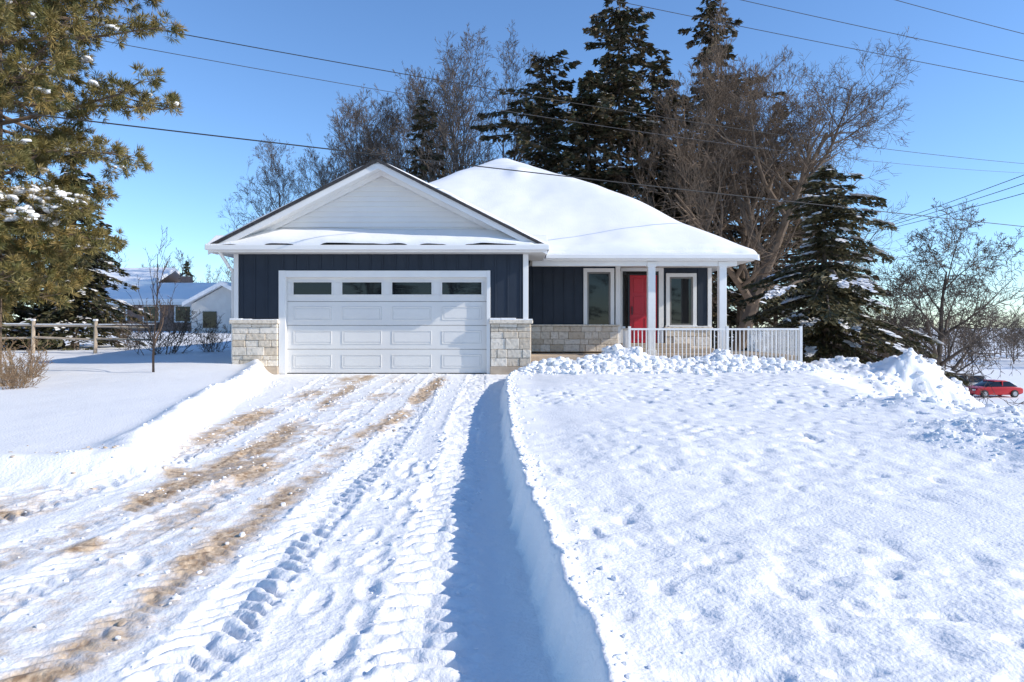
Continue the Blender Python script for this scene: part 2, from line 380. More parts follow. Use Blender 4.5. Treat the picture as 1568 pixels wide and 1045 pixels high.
# ------------------------------------------------------------ HOUSE
H=empty('navy_bungalow_house',(0,0,0))
YF=16.7;YP=20.0;YE=20.6
EZ0,EZ1=3.26,3.44
w=MB()
w.box(-6.74,-5.60,YF,YF+.15,.5,3.27);w.box(-.58,.36,YF,YF+.15,.5,3.27);w.box(-5.60,-.58,YF,YF+.15,2.80,3.27)
w.box(-6.74,-6.60,YF+.15,YP,.5,3.27);w.box(.22,.36,YF+.15,YP+.1,.4,3.27)
w.box(.36,3.04,YP,YP+.15,.75,3.27)
w.box(3.02,3.16,YP+.15,YE,.75,3.27)
w.box(3.16,3.30,YE,YE+.15,.75,3.27);w.box(4.56,5.98,YE,YE+.15,.75,3.27);w.box(3.30,4.56,YE,YE+.15,3.18,3.27)
w.box(5.84,5.98,YE+.15,32,.0,3.27);w.box(-6.74,-6.60,YP,32,.4,3.27);w.box(-6.74,5.98,31.85,32,.3,3.27)
w.obj('walls',M['siding'],H)
bt=MB()
def battens(x0,x1,y,z0,z1,skip=()):
    x=x0
    while x<x1:
        if not any(a-.03<x<b+.03 for a,b in skip):bt.box(x-.02,x+.02,y-.018,y+.002,z0,z1)
        x+=.305
battens(-6.60,-5.72,YF,1.66,3.26);battens(-.40,.30,YF,1.66,3.26);battens(-5.60,-.6,YF,2.90,3.26)
battens(.62,3.0,YP,1.50,3.26,skip=[(2.09,2.99)])
battens(5.62,5.95,YE,1.5,3.26);battens(4.7,5.6,YE,3.12,3.26)
for yv in np.arange(16.9,31,.305):bt.box(-6.756,-6.738,yv-.02,yv+.02,.6,3.26)
for yv in np.arange(20.9,31,.305):bt.box(5.978,5.996,yv-.02,yv+.02,.6,3.26)
bt.obj('battens',M['siding'],H,bevel=.004)
t=MB()
t.box(-6.80,-6.69,YF-.03,YF+.08,1.66,3.265);t.box(.27,.40,YF-.03,YF+.10,1.66,3.265)
t.box(-5.70,-5.53,YF-.035,YF+.12,.34,2.865);t.box(-.62,-.53,YF-.035,YF+.12,.34,2.865);t.box(-5.53,-.62,YF-.035,YF+.12,2.70,2.862)
t.box(3.03,3.17,YP-.04,YP+.08,.76,3.265)
t.box(4.42,4.57,YE-.04,YE+.05,.99,3.265);t.box(3.28,4.42,YE-.04,YE+.05,3.16,3.262)
t.box(3.20,3.33,YE-.038,YE+.05,.99,3.16)
t.box(5.90,6.02,YE-.03,YE+.10,.76,3.265)
t.obj('trim_boards',M['white'],H,bevel=.006)
gd=MB();x0,x1=-5.53,-.62;z0=.35;sh=(2.70-.35)/4;yd=YF+.08
for s_ in range(3):
    gd.box(x0,x1,yd,yd+.05,z0+s_*sh+.005,z0+(s_+1)*sh-.005)
zt=z0+3*sh
pw=(x1-x0)/4
wx=[(x0+pw*k+.13+(.03 if k==0 else 0),x0+pw*(k+1)-.13) for k in range(4)]
wz0,wz1=zt+.17,zt+.47
gd.box(x0,x1,yd,yd+.05,zt+.005,wz0);gd.box(x0,x1,yd,yd+.05,wz1,2.70)
e_=[x0]+[q for a in wx for q in a]+[x1]
for k in range(0,len(e_),2):gd.box(e_[k],e_[k+1],yd,yd+.05,wz0,wz1)
gd.obj('garage_door',M['door'],H,bevel=.006)
bk=MB();bk.box(x0,x1,yd+.045,yd+.055,z0,zt+.05);bk.obj('door_joints',M['taupe'],H)
gp=MB()
for s_ in range(3):
    for (a,b_) in wx:
        zc0=z0+s_*sh+.13;zc1=z0+(s_+1)*sh-.13
        fr=.018
        gp.box(a,b_,yd-.012,yd+.002,zc0,zc0+fr);gp.box(a,b_,yd-.012,yd+.002,zc1-fr,zc1)
        gp.box(a,a+fr,yd-.0118,yd+.002,zc0+fr,zc1-fr);gp.box(b_-fr,b_,yd-.0118,yd+.002,zc0+fr,zc1-fr)
        gp.box(a+.05,b_-.05,yd-.008,yd+.002,zc0+.05,zc1-.05)
for (a,b_) in wx:
    f=.035
    gp.box(a-f,b_+f,yd-.02,yd+.01,wz0-f,wz0);gp.box(a-f,b_+f,yd-.02,yd+.01,wz1,wz1+f)
    gp.box(a-f,a,yd-.0195,yd+.01,wz0,wz1);gp.box(b_,b_+f,yd-.0195,yd+.01,wz0,wz1)
gp.obj('garage_door_panels',M['door'],H,bevel=.004)
g=MB()
for k,(a,b_) in enumerate(wx):g.box(a,b_,yd+.022,yd+.03,wz0,wz1)
g.obj('garage_door_windows',M['glass'],H)
sl=MB();sl.box(x0,x1,yd-.005,yd+.06,.325,.352);sl.obj('door_seal',M['black'],H)
ins=MB();ins.box(-6.5,.2,yd+1.5,yd+1.6,.34,3.2);ins.obj('garage_interior',M['interior'],H)
def stones(mb,x0,x1,z0,z1,y,th=.09):
    z=z0
    rr=random.Random(int(x0*100))
    while z<z1-.02:
        h=rr.choice([.11,.16,.21,.27]);h=min(h,z1-z)
        if z1-(z+h)<.07:h=z1-z
        x=x0-rr.random()*.001
        while x<x1-.01:
            l=rr.uniform(.16,.5)
            if x1-(x+l)<.12:l=x1-x
            mb.box(x+.003,x+l-.003,y-th+rr.uniform(-.014,.014),y+.01,z+.003,z+h-.003,tint=rr.random())
            x+=l
        z+=h
st=MB()
stones(st,-6.82,-5.71,.52,1.56,YF);stones(st,-.52,.46,.52,1.56,YF)
stones(st,.47,3.10,.76,1.50,YP);stones(st,4.60,5.98,.76,1.42,YE)
st.obj('stone_wainscot',M['stone'],H,bevel=.014,tint=True)
sd=MB();sd.box(.37,.47,YF+.0,YP-.1,.5,1.56);sd.box(-6.83,-6.73,YF+.0,31.5,.45,1.56)
sd.obj('stone_sides',M['stone'],H)
mo=MB();mo.box(-6.80,-5.73,YF-.05,YF+.0,.5,1.57);mo.box(-.50,.44,YF-.05,YF+.0,.5,1.57);mo.box(.47,3.08,YP-.05,YP,.75,1.5)
mo.obj('mortar',M['conc'],H)
cp=MB()
cp.box(-6.87,-5.68,YF-.14,YF+.03,1.565,1.65);cp.box(-.55,.51,YF-.14,YF+.03,1.565,1.65)
cp.box(.52,3.14,YP-.13,YP+.03,1.503,1.555);cp.box(4.58,6.03,YE-.13,YE+.02,1.423,1.48)
cp.obj('stone_caps',M['stone'],H,bevel=.015,tint=True)
cs=MB()
for (a,b_,yv,zz) in ((-6.86,-5.70,YF,1.651),(-.54,.50,YF,1.651),(4.70,5.95,YE,1.481)):
    k_=a
    while k_<b_-.05:
        l_=min(random.uniform(.2,.5),b_-k_);cs.box(k_,k_+l_,yv-.135+random.uniform(0,.02),yv-.02,zz,zz+random.uniform(.02,.055));k_+=l_
cs.obj('ledge_snow',M['snow'],H,bevel=.02)
fd=MB();fd.box(-6.84,-5.70,YF-.10,YF+.1,.2,.52);fd.box(-.53,.48,YF-.10,YF+.1,.2,.52);fd.box(-6.84,-6.7,YF+.1,32,-.1,.46);fd.box(5.85,6.0,YE,32,-1.5,.5)
fd.obj('foundation',M['conc'],H,bevel=.01)
ps=MB();ps.box(.5,7.65,18.15,YE-.02,.56,.72);ps.box(.55,7.6,18.25,YE-.03,-.6,.56);ps.box(5.98,7.6,YE-.02,22.5,-1.2,.72)
ps.box(3.2,5.9,19.95,YE-.05,.722,.86);ps.box(3.25,5.3,20.22,YE-.05,.862,.995)
ps.obj('porch_slab',M['conc'],H,bevel=.012)
def window(xa,xb,za,zb,y,tw=.11):
    a=MB();a.box(xa,xb,y-.05,y+.0,zb-tw,zb);a.box(xa-.02,xb+.02,y-.07,y+.0,za,za+tw*.8)
    a.box(xa,xa+tw,y-.048,y,za+tw*.8,zb-tw);a.box(xb-tw,xb,y-.048,y,za+tw*.8,zb-tw);a.obj('window_trim',M['white'],H,bevel=.006)
    b_=MB();i0,i1,j0,j1=xa+tw,xb-tw,za+tw*.8,zb-tw;f=.05
    b_.box(i0,i1,y-.03,y-.002,j0,j0+f);b_.box(i0,i1,y-.03,y-.002,j1-f,j1);b_.box(i0,i0+f,y-.029,y-.002,j0+f,j1-f);b_.box(i1-f,i1,y-.029,y-.002,j0+f,j1-f)
    b_.obj('window_sash',M['taupe'],H,bevel=.004)
    c=MB();c.box(i0+f,i1-f,y-.012,y-.004,j0+f,j1-f);c.obj('window_pane',M['glass'],H)
window(2.09,2.99,1.40,3.20,YP-.001);window(4.64,5.56,1.44,3.10,YE-.001)
d=MB();d.box(3.33,3.55,YE-.03,YE+.05,.995,1.15);d.box(3.33,3.38,YE-.03,YE+.05,1.15,3.05);d.box(3.50,3.55,YE-.03,YE+.05,1.15,3.05);d.box(3.33,4.42,YE-.031,YE+.05,3.05,3.16)
d.box(4.38,4.42,YE-.03,YE+.05,.995,3.05)
d.obj('door_frame',M['black'],H,bevel=.004)
d=MB();d.box(3.38,3.50,YE,YE+.01,1.15,3.05);d.box(3.45,4.30,YE-.037,YE-.033,3.075,3.14);d.obj('sidelight_glass',M['glass'],H)
d=MB();d.box(3.555,4.375,YE-.01,YE+.04,.998,3.045)
for za,zb in ((1.12,1.75),(1.87,2.4),(2.52,2.95)):
    for xa,xb in ((3.66,3.93),(4.0,4.27)):
        d.box(xa,xb,YE-.025,YE-.008,za,zb)
d.obj('red_entry_door',M['red'],H,bevel=.008)
d=MB();d.box(3.60,3.63,YE-.06,YE-.04,1.85,2.1);d.box(3.60,3.63,YE-.04,YE-.01,1.87,1.89);d.box(3.60,3.63,YE-.04,YE-.01,2.06,2.08);d.obj('door_handle',M['black'],H)
p=MB()
for cx,cy in ((3.79,18.6),(5.72,18.6)):
    p.box(cx-.10,cx+.10,cy-.10,cy+.10,.722,3.26);p.box(cx-.125,cx+.125,cy-.125,cy+.125,.721,.86);p.box(cx-.125,cx+.125,cy-.125,cy+.125,3.12,3.258)
p.obj('porch_posts',M['white'],H,bevel=.008)
p=MB();p.box(.55,6.1,18.5,18.7,3.14,3.268);p.obj('porch_beam',M['white'],H)
s_=MB();s_.box(.5,6.46,18.33,YE+.3,3.268,3.29);s_.box(5.9,6.46,YE+.3,32.4,3.268,3.29);s_.box(-7.15,-6.6,16.25,32.4,3.268,3.29);s_.box(-6.6,.80,16.25,16.72,3.268,3.29);s_.box(.3,.80,16.72,18.33,3.268,3.29)
s_.obj('soffits',M['soffit'],H)
f=MB()
f.box(-7.20,.84,16.19,16.23,EZ0,EZ1-.01);f.box(-7.2,-7.16,16.23,32.4,EZ0,EZ1);f.box(.80,.84,16.23,18.28,EZ0,EZ1)
f.box(.84,6.5,18.28,18.32,EZ0,EZ1);f.box(6.46,6.5,18.32,32.4,EZ0,EZ1)
f.box(-7.24,.88,16.07,16.187,EZ0+.045,EZ1-.02);f.box(.90,6.56,18.17,18.277,EZ0+.045,EZ1-.02);f.box(6.503,6.60,18.2,32.4,EZ0+.045,EZ1-.02)
f.obj('fascia_gutters',M['white'],H,bevel=.015)
dsp=[(-7.0,16.3,3.3,-6.88,16.6,2.95,.04,.04),(-6.88,16.6,2.95,-6.86,16.78,2.85,.04,.04),(-6.86,16.78,2.85,-6.86,16.78,.6,.04,.04)]
V_,F_=tubes(dsp,8);mesh_np('downspout',V_,F_,[M['white']],parent=H,smooth=True)
AX,AZ,SL=-3.18,5.44,.51
def gz(x):return AZ-SL*abs(x-AX)
r=MB()
for sg in (-1,1):
    xe=-7.24 if sg<0 else .88
    r.prism([(AX,AZ+.02),(xe,gz(xe)+.02),(xe,gz(xe)-.05),(AX,AZ-.05)],16.10,22.2)
r.obj('garage_roof',M['shingle'],H)
r=MB()
for sg in (-1,1):
    xe=-7.20 if sg<0 else .84
    r.prism([(AX,AZ-.052),(xe,gz(xe)-.052),(xe,gz(xe)-.19),(AX,AZ-.20)],16.16,16.20)
    r.prism([(AX,AZ-.12),(xe,gz(xe)-.12),(xe,gz(xe)-.14),(AX,AZ-.14)],16.20,16.69)
    xi=AX+(xe-AX)*.88
    r.prism([(AX,AZ-.141),(xi,gz(xi)-.141),(xi,gz(xi)-.25),(AX,AZ-.27)],16.635,16.66)
r.obj('rake_boards',M['white'],H)
gs=MB();z=3.55
def hw(z):return max(0,(AZ-.14-z)/SL)
while z<AZ-.2:
    z1=min(z+.125,AZ-.15)
    a,b_=hw(z),hw(z1)
    n=len(gs.v)
    gs.v+=[(AX-a,16.662,z),(AX+a,16.662,z),(AX+b_,16.698,z1),(AX-b_,16.698,z1),(AX-a,16.70,z),(AX+a,16.70,z)]
    gs.t+=[.5]*6
    gs.f+=[[n,n+1,n+2,n+3],[n+4,n+5,n+1,n]]
    z=z1
gs.obj('gable_siding',M['gable'],H)
r=MB()
r.v+=[(-7.2,16.16,3.43),(.84,16.16,3.43),(.84-.75,16.70,3.72),(-7.2+.75,16.70,3.72)];r.t+=[.5]*4;r.f.append([0,1,2,3])
r.obj('pent_roof',M['shingle'],H)
mx0,mx1,my0,my1=-7.22,6.52,18.26,32.6
PM=.592
def mainz(x,y,soft=0):
    ds=[x-mx0,mx1-x,y-my0,my1-y]
    if soft==0:
        m_=np.minimum.reduce(ds)
    else:
        m_=-soft*np.log(sum(np.exp(-d_/soft) for d_ in ds))
    return 3.43+PM*m_
r=MB();cx=(mx0+mx1)/2;hwid=(mx1-mx0)/2;ra=my0+hwid;rb=my1-hwid;zp=3.43+PM*hwid
A=(mx0,my0,3.43);B=(mx1,my0,3.43);C=(mx1,my1,3.43);Dd=(mx0,my1,3.43);P1=(cx,ra,zp);P2=(cx,max(rb,ra+.05),zp)
r.poly([A,B,P1]);r.poly([B,C,P2,P1]);r.poly([C,Dd,P2]);r.poly([Dd,A,P1,P2])
r.obj('main_roof',M['shingle'],H)
def edgeaxis(a,b,n,e=.5):
    k=np.linspace(0,1,18)**1.7*e
    return np.unique(np.concatenate([a+k,np.linspace(a+e,b-e,n),b-k]))
def hf(name,xs,ys,fn,parent):
    X,Y=np.meshgrid(xs,ys);Z=fn(X,Y);nx=len(xs);ny=len(ys)
    V=np.stack([X.ravel(),Y.ravel(),Z.ravel()],1);i=np.arange(nx*ny).reshape(ny,nx)
    F=np.stack([i[:-1,:-1].ravel(),i[:-1,1:].ravel(),i[1:,1:].ravel(),i[1:,:-1].ravel()],1)
    rim=np.concatenate([i[0,:],i[1:,-1],i[-1,-2::-1],i[-2:0:-1,0]])
    V2=V[rim].copy();V2[:,2]-=.03
    n0=len(V);V=np.concatenate([V,V2]);k=len(rim);q=np.arange(k);j=(q+1)%k
    F=np.concatenate([F,np.stack([rim[q],n0+q,n0+j,rim[j]],1)])
    return mesh_np(name,V,F,[M['snow']],parent=parent,smooth=True)
def rnd(d,r):
    t=np.clip(d/r,0,1);return np.sqrt(np.maximum(1-(1-t)**2,0))
def main_snow(X,Y):
    d_=np.minimum.reduce([X-mx0+.08,mx1+.08-X,Y-my0+.08,my1+.08-Y])
    d_=d_+.07*fbm(X*1.4,Y*1.4,2,201)*(d_>.02)
    T=.23+.10*fbm(X*.6,Y*.6,3,202)+.12*ss((Y-19)/3)
    base=np.maximum(mainz(X,Y,.28),mainz(X,Y)-.18)
    bump=.13*np.exp(-((X-.2)/.35)**2-((Y-23.2)/.5)**2)
    swell=.16*np.exp(-((X-3.2)/1.6)**2)*ss((Y-19)/2.5)
    return np.minimum(base,mainz(X,Y))+T*rnd(d_,.16)+.012+bump+swell+.09*fbm(X*.35,Y*.35,2,203)*rnd(d_,.8)
hf('main_roof_snow',edgeaxis(mx0-.08,mx1+.08,150),edgeaxis(my0-.08,my1+.08,130),main_snow,H)
def g_snow(X,Y):
    d_=np.minimum.reduce([X+7.23,.87-X,Y-16.16+.05*vn(X*2,Y*0,205),9+0*X])
    T=.085+.05*fbm(X*.8,Y*.8,3,206)+.10*ss((Y-16.6)/1.0)
    ax=np.abs(X-AX);z=AZ+.015-SL*(np.sqrt(ax**2+.04)-.0)
    return z+T*rnd(d_,.10)+.006
hf('garage_roof_snow',edgeaxis(-7.23,.87,110),np.concatenate([16.15+np.linspace(0,.4,16)**1.5*.8,np.linspace(16.4,22.3,50)]),g_snow,H)
def p_snow(X,Y):
    dd=np.minimum(X+7.23,.85-X)
    bz=3.435+.545*np.clip(Y-16.16,0,1)
    T=(.05+.12*ss(dd/2.2)*(1+.5*fbm(X*.7,Y*0,3,207)))*rnd(Y-16.08+.02*vn(X*3,Y*0,208),.14)*rnd(dd,.3)
    lim=AZ-SL*np.abs(X-AX)-.10
    return np.minimum(bz+.01+T,np.maximum(lim,bz+.012))
hf('pent_roof_snow',edgeaxis(-7.23,.85,160),16.08+np.linspace(0,.59,22),p_snow,H)
RL=empty('white_porch_railing')
rl=MB()
def rail(xa,ya,xb,yb):
    L=math.hypot(xb-xa,yb-ya);n=int(L/.105)
    hx=abs(xb-xa)>abs(yb-ya)
    if hx:
        rl.box(xa,xb,ya-.03,ya+.03,1.40,1.45);rl.box(xa,xb,ya-.02,ya+.02,.56,.60)
        for k in range(1,n):
            x=xa+(xb-xa)*k/n;rl.box(x-.0125,x+.0125,ya-.0125,ya+.0125,.60,1.40)
    else:
        rl.box(xa-.03,xa+.03,ya,yb,1.401,1.449);rl.box(xa-.02,xa+.02,ya,yb,.561,.599)
        for k in range(1,n):
            y=ya+(yb-ya)*k/n;rl.box(xa-.0125,xa+.0125,y-.0125,y+.0125,.60,1.40)
rail(3.12,18.02,5.66,18.02);rail(5.70,18.02,7.60,18.02);rail(7.62,18.05,7.62,22.0);rail(3.10,18.05,3.10,18.9)
for x,y in ((3.10,18.02),(5.68,18.02),(7.62,18.02),(7.62,22.0),(3.10,18.9)):rl.box(x-.035,x+.035,y-.035,y+.035,.3,1.50)
rl.obj('railing_bars',M['white'],RL,bevel=.003)

# ------------------------------------------------------------ trees
def grow(seed,Ht,r0,kids=(9,7,6,5,4),lean=(0,0),trop=.12,spread=1.0,trunkfree=.22,wob=.16,minr=.008,lenk=.52):
    R=random.Random(seed);segs=[]
    def br(p,d,L,r,lev):
        n=(9,6,4,3,2,1)[min(lev,5)]
        nodes=[]
        sl=L/n;rr=r
        for k in range(n):
            w_=wob*(1.0 if lev else .45)
            d=Vector((d[0]+R.uniform(-w_,w_),d[1]+R.uniform(-w_,w_),d[2]+R.uniform(-w_,w_)+(trop if lev else .05))).normalized()
            q=p+d*sl
            r1=max(r*(1-(k+1)/n*.82),minr*.6)
            segs.append((p.x,p.y,p.z,q.x,q.y,q.z,rr,r1))
            nodes.append((q.copy(),d.copy(),r1,(k+1)/n));p=q;rr=r1
        if lev>=len(kids):return
        nk=kids[lev]
        if lev:nk=max(2,int(nk*R.uniform(.75,1.25)))
        for c in range(nk):
            f=trunkfree+(1-trunkfree)*((c+R.random())/nk) if lev==0 else .15+.85*(c+R.random())/nk
            idx=min(int(f*n),n-1);q,dd,r1,t=nodes[idx]
            back=R.random();prev=nodes[idx-1][0] if idx>0 else q
            q=q.lerp(prev,back if idx>0 else 0)
            az=R.uniform(0,6.283) if lev else c*2.4+R.uniform(-.5,.5)
            ref=Vector((0,0,1)) if abs(dd.z)<.9 else Vector((1,0,0))
            u=dd.cross(ref).normalized();v=dd.cross(u)
            ang=math.radians(R.uniform(28,62))*spread
            if lev==0:ang=math.radians(R.uniform(32,62))*spread*(1.1-.35*f)
            nd=(dd*math.cos(ang)+(u*math.cos(az)+v*math.sin(az))*math.sin(ang)).normalized()
            nl=L*lenk*R.uniform(.75,1.2)*((1.25-.75*f) if lev==0 else (1.1-.45*f))
            nr=max(min(r1*.75,r*.55),minr)
            br(q,nd,nl,nr,lev+1)
    br(Vector((0,0,-.3)),Vector((lean[0],lean[1],1)).normalized(),Ht*.86,r0,0)
    return np.array(segs)
def tree_from(name,segs,mt,loc,scale=1,rot=0):
    V,F=split_tubes(segs)
    o=mesh_np(name,V,F,[mt],smooth=False);o.location=loc;o.scale=(scale,)*3 if not isinstance(scale,tuple) else scale;o.rotation_euler=(0,0,rot);return o
def inst(name,src,loc,scale,rot,mt=None):
    o=bpy.data.objects.new(name,src.data);COL.objects.link(o);o.location=loc;o.scale=(scale,)*3 if not isinstance(scale,tuple) else scale;o.rotation_euler=(0,0,rot);return o
gA=grow(11,18,.30,kids=(11,8,6,5,4),spread=.85,trop=.13,minr=.012,lenk=.55)
gB=grow(12,18,.28,kids=(12,8,6,5,4),trop=.18,spread=.8,minr=.012,lenk=.54)
tA=tree_from('bare_maple_tree',gA,M['barkgrey'],(-3.0,45,.6),.98,0)
tB=tree_from('bare_maple_tree',gB,M['barkgrey'],(-10.2,48,.7),.86,1)
inst('bare_maple_tree',tB,(-7.6,52,.7),.97,3.4)
inst('bare_maple_tree',tA,(-17.5,52,.9),.70,2.0)
inst('bare_maple_tree',tB,(-13.5,50,.9),.72,4.4)
inst('bare_maple_tree',tA,(-.6,50,.6),1.02,4.0)
inst('bare_maple_tree',tB,(-4.6,49,.6),1.0,5.0)
inst('bare_maple_tree',tA,(-9.2,46,.6),.78,5.4)
inst('bare_maple_tree',tA,(-12.6,55,.6),.88,3.1)
gC=grow(21,18,.30,kids=(13,8,7,6,4),trop=.14,spread=.75,minr=.010)
tC=tree_from('bare_beech_tree',gC,M['barkbrown'],(10.4,38,-.4),.92,.5)
inst('bare_beech_tree',tC,(13.6,41,-.6),1.0,2.6)
gD=grow(35,17.5,.46,kids=(12,9,7,6,4),lean=(.34,-.05),trop=.08,spread=1.05,trunkfree=.2,wob=.22,minr=.0105,lenk=.58)
tD=tree_from('bare_oak_tree',gD,M['barkbrown'],(11.2,35,-.6),.88,0)
gE=grow(41,8.5,.21,kids=(12,8,6,5,3),trop=.05,spread=1.15,trunkfree=.12,minr=.013,lenk=.62)
tE=tree_from('bare_apple_tree',gE,M['barkgrey'],(23.6,38,tz(23.6,38)-.1),(1.12,1.1,1.16),0)
gS=grow(51,3.2,.035,kids=(9,5,3),trop=.2,spread=.8,trunkfree=.2,minr=.005,lenk=.4)
tree_from('bare_sapling',gS,M['barkdark'],(-7.65,14.6,tz(-7.65,14.6)),1.03,0)
def shrub(seed,n,h,w,minr=.006):
    R=random.Random(seed);out=[]
    for k in range(n):
        a=R.uniform(0,6.28);g=grow(seed*100+k,h*R.uniform(.6,1.1),.014,kids=(5,4,3),lean=(math.cos(a)*R.uniform(.1,.8),math.sin(a)*R.uniform(.1,.8)),trop=.1,trunkfree=.2,minr=minr,lenk=.5)
        g[:,[0,3]]+=math.cos(a)*w*.25*R.random();g[:,[1,4]]+=math.sin(a)*w*.25*R.random();out.append(g)
    return np.concatenate(out)
sh=shrub(5,16,1.9,1.2,.008)
s1=tree_from('bare_shrub',sh,M['barkbrown'],(-10.6,20.6,.6),(1.15,1.0,1.0),0)
inst('bare_shrub',s1,(-9.2,21,.65),.7,2)
inst('bare_shrub',s1,(-12.6,22.6,.7),.6,4)
sh2=shrub(6,14,1.0,.5,.005)
s2=tree_from('dry_weed_clump',sh2,M['barkred'],(-9.2,12.6,tz(-9.2,12.6)),1.0,0)
inst('dry_weed_clump',s2,(-9.9,13.8,.5),1.1,2)
inst('dry_weed_clump',s2,(-8.65,11.9,tz(-8.65,11.9)),.7,4)

def kites(C,Dr,Sd,L,W):
    V=np.stack([C-Dr*L*.5,C+Sd*W,C+Dr*L*.5,C-Sd*W],1).reshape(-1,3)
    F=(np.arange(len(C))*4)[:,None]+np.array([[0,1,2,3]])
    return V,F
def norm(a):return a/np.maximum(np.linalg.norm(a,axis=1,keepdims=True),1e-6)
def conifer(name,seed,H,R,loc,ql=.3,qw=.05,dens=9,per=26,droop=.35,z0=.06,snow=.1,power=.8,gap=.3,mats=None,trunk=.18,irregular=.25,snowsize=1.0,lightf=.35):
    g=np.random.default_rng(seed);nb=int(H*dens)
    t=np.sort(g.random(nb))**1.0
    az=np.arange(nb)*2.399+g.uniform(-.5,.5,nb)
    L=R*(1-t)**power*(1-irregular+2*irregular*g.random(nb))+.12
    lob=vn((az%6.283)*1.1,t*H*.55,seed)
    L*=np.clip(1+lob*gap*2.2,.3,1.5)
    zc=H*(z0+(1-z0)*t)
    segs=[(0,0,-.4,0,0,H*.5,trunk,trunk*.55),(0,0,H*.5,0,0,H*.99,trunk*.55,.015)]
    Cs=[];Ds=[];Ss=[];Ls=[];Ws=[];mi=[];SC=[];SD=[]
    for k in range(nb):
        m=max(6,int(per*L[k]));s=g.random(m)**.75
        o=np.array([math.cos(az[k]),math.sin(az[k]),0]);lat=np.array([-o[1],o[0],0])
        dr=droop*(1-.7*t[k])
        def pt(s_):return o*(L[k]*s_)[:,None]+np.array([0,0,1])*(zc[k]+L[k]*(.10*s_-dr*s_**1.6))[:,None]
        c=pt(s)
        wd=(.28*L[k]*(1-s)+.10*min(1,L[k]))
        off=g.uniform(-1,1,m)*wd
        c=c+lat*off[:,None];c[:,2]-=np.abs(g.normal(0,.09,m))*(ql/.3)+np.abs(off)*.2
        d=o[None]*g.uniform(.4,1,m)[:,None]+lat[None]*(np.sign(off)*g.uniform(.2,1.1,m))[:,None]+np.array([0,0,1])*g.uniform(-.75,.15,m)[:,None]
        d=norm(d);sd=norm(np.cross(d,norm(g.normal(size=(m,3))*.6+np.array([0,0,1]))))
        Cs.append(c);Ds.append(d);Ss.append(sd);Ls.append(ql*g.uniform(.6,1.3,m));Ws.append(qw*g.uniform(.6,1.4,m))
        mi.append(np.where(g.random(m)<lightf,1,0))
        q=pt(np.array([0,.5,1.0]))
        rr=.012+.012*L[k]
        segs+=[(*q[0],*q[1],rr,rr*.6),(*q[1],*q[2],rr*.6,.004)]
        if snow>0 and L[k]>.3:
            ns=int(m*snow*max(0,1+2.2*g.normal()*.5))
            if ns>0:
                sc_=g.uniform(.45,1);s3=np.clip(sc_+g.normal(0,.08,ns),.2,1);c3=pt(s3)+lat*(g.uniform(-1,1,ns)*(.22*L[k]*(1-s3)+.06))[:,None];c3[:,2]+=.035
                SC.append(c3);d3=norm(o[None]+lat[None]*g.uniform(-1,1,ns)[:,None]+np.array([0,0,-.35]));SD.append(d3)
    C=np.concatenate(Cs);Dv=np.concatenate(Ds);Sv=np.concatenate(Ss);Lv=np.concatenate(Ls)[:,None];Wv=np.concatenate(Ws)[:,None];mi=np.concatenate(mi)
    V,F=kites(C,Dv,Sv,Lv,Wv);Vs=[V];Fs=[F];Mi=[mi];off=len(V)
    if SC:
        c3=np.concatenate(SC);d3=np.concatenate(SD);n3=len(c3)
        s3=norm(np.cross(d3,np.array([[0,0,1.]])+g.normal(0,.2,(n3,3))))
        V,F=kites(c3,d3,s3,ql*snowsize*g.uniform(.4,.9,n3)[:,None],qw*snowsize*g.uniform(.7,1.5,n3)[:,None]);Vs.append(V);Fs.append(F+off);Mi.append(np.full(n3,2));off+=len(V)
    V,F=tubes(segs,5);Vs.append(V);Fs.append(F+off);Mi.append(np.full(len(F),3))
    mm_=mats or [M['spruce'],M['sprucelight'],M['snow'],M['bark']]
    o=mesh_np(name,np.concatenate(Vs),np.concatenate(Fs),mm_,mi=np.concatenate(Mi));o.location=loc;return o
conifer('spruce_tree',1,7.9,3.5,(11.0,24,-.75),ql=.26,qw=.045,dens=24,per=62,droop=.5,snow=.15,power=.68,gap=.6,snowsize=1.7,irregular=.4,lightf=.7)
BR=[M['spruce'],M['sprucebrown'],M['snow'],M['bark']]
cB=conifer('spruce_tree',2,16.3,2.1,(-5.9,45,.5),ql=.5,qw=.09,dens=6.5,per=20,droop=.35,snow=.05,power=.6,gap=.8,z0=.25,mats=BR,lightf=.5)
conifer('pine_tree',3,18.3,4.3,(2.1,43,.5),ql=.5,qw=.10,dens=8,per=28,droop=.15,snow=.03,power=.42,gap=.9,z0=.15,mats=BR,irregular=.4,lightf=.5)
conifer('spruce_tree',4,24.0,4.6,(6.6,42,.4),ql=.5,qw=.10,dens=9,per=30,droop=.30,snow=.07,power=.8,gap=.7,z0=.1,mats=BR,irregular=.35,lightf=.5)
conifer('spruce_tree',5,24.0,4.6,(13.4,46,0),ql=.5,qw=.10,dens=9,per=28,droop=.30,snow=.03,power=.6,gap=.7,z0=.1,mats=BR,irregular=.4,lightf=.65)
conifer('pine_tree',6,16.5,4.4,(4.6,41,.4),ql=.5,qw=.10,dens=9,per=28,droop=.2,snow=.04,power=.5,gap=.8,z0=.1,mats=BR,irregular=.4,lightf=.5)
conifer('pine_tree',8,16.5,4.0,(17.0,44,-.5),ql=.5,qw=.10,dens=8,per=22,droop=.2,snow=.03,power=.55,gap=.8,z0=.1,mats=[M['sprucelight'],M['sprucebrown'],M['snow'],M['bark']],irregular=.4,lightf=.6)
conifer('spruce_tree',9,14,4.0,(10.6,43,-.5),ql=.45,qw=.10,dens=10,per=26,droop=.3,snow=.04,power=.6,gap=.7,z0=.05,mats=BR,lightf=.6)
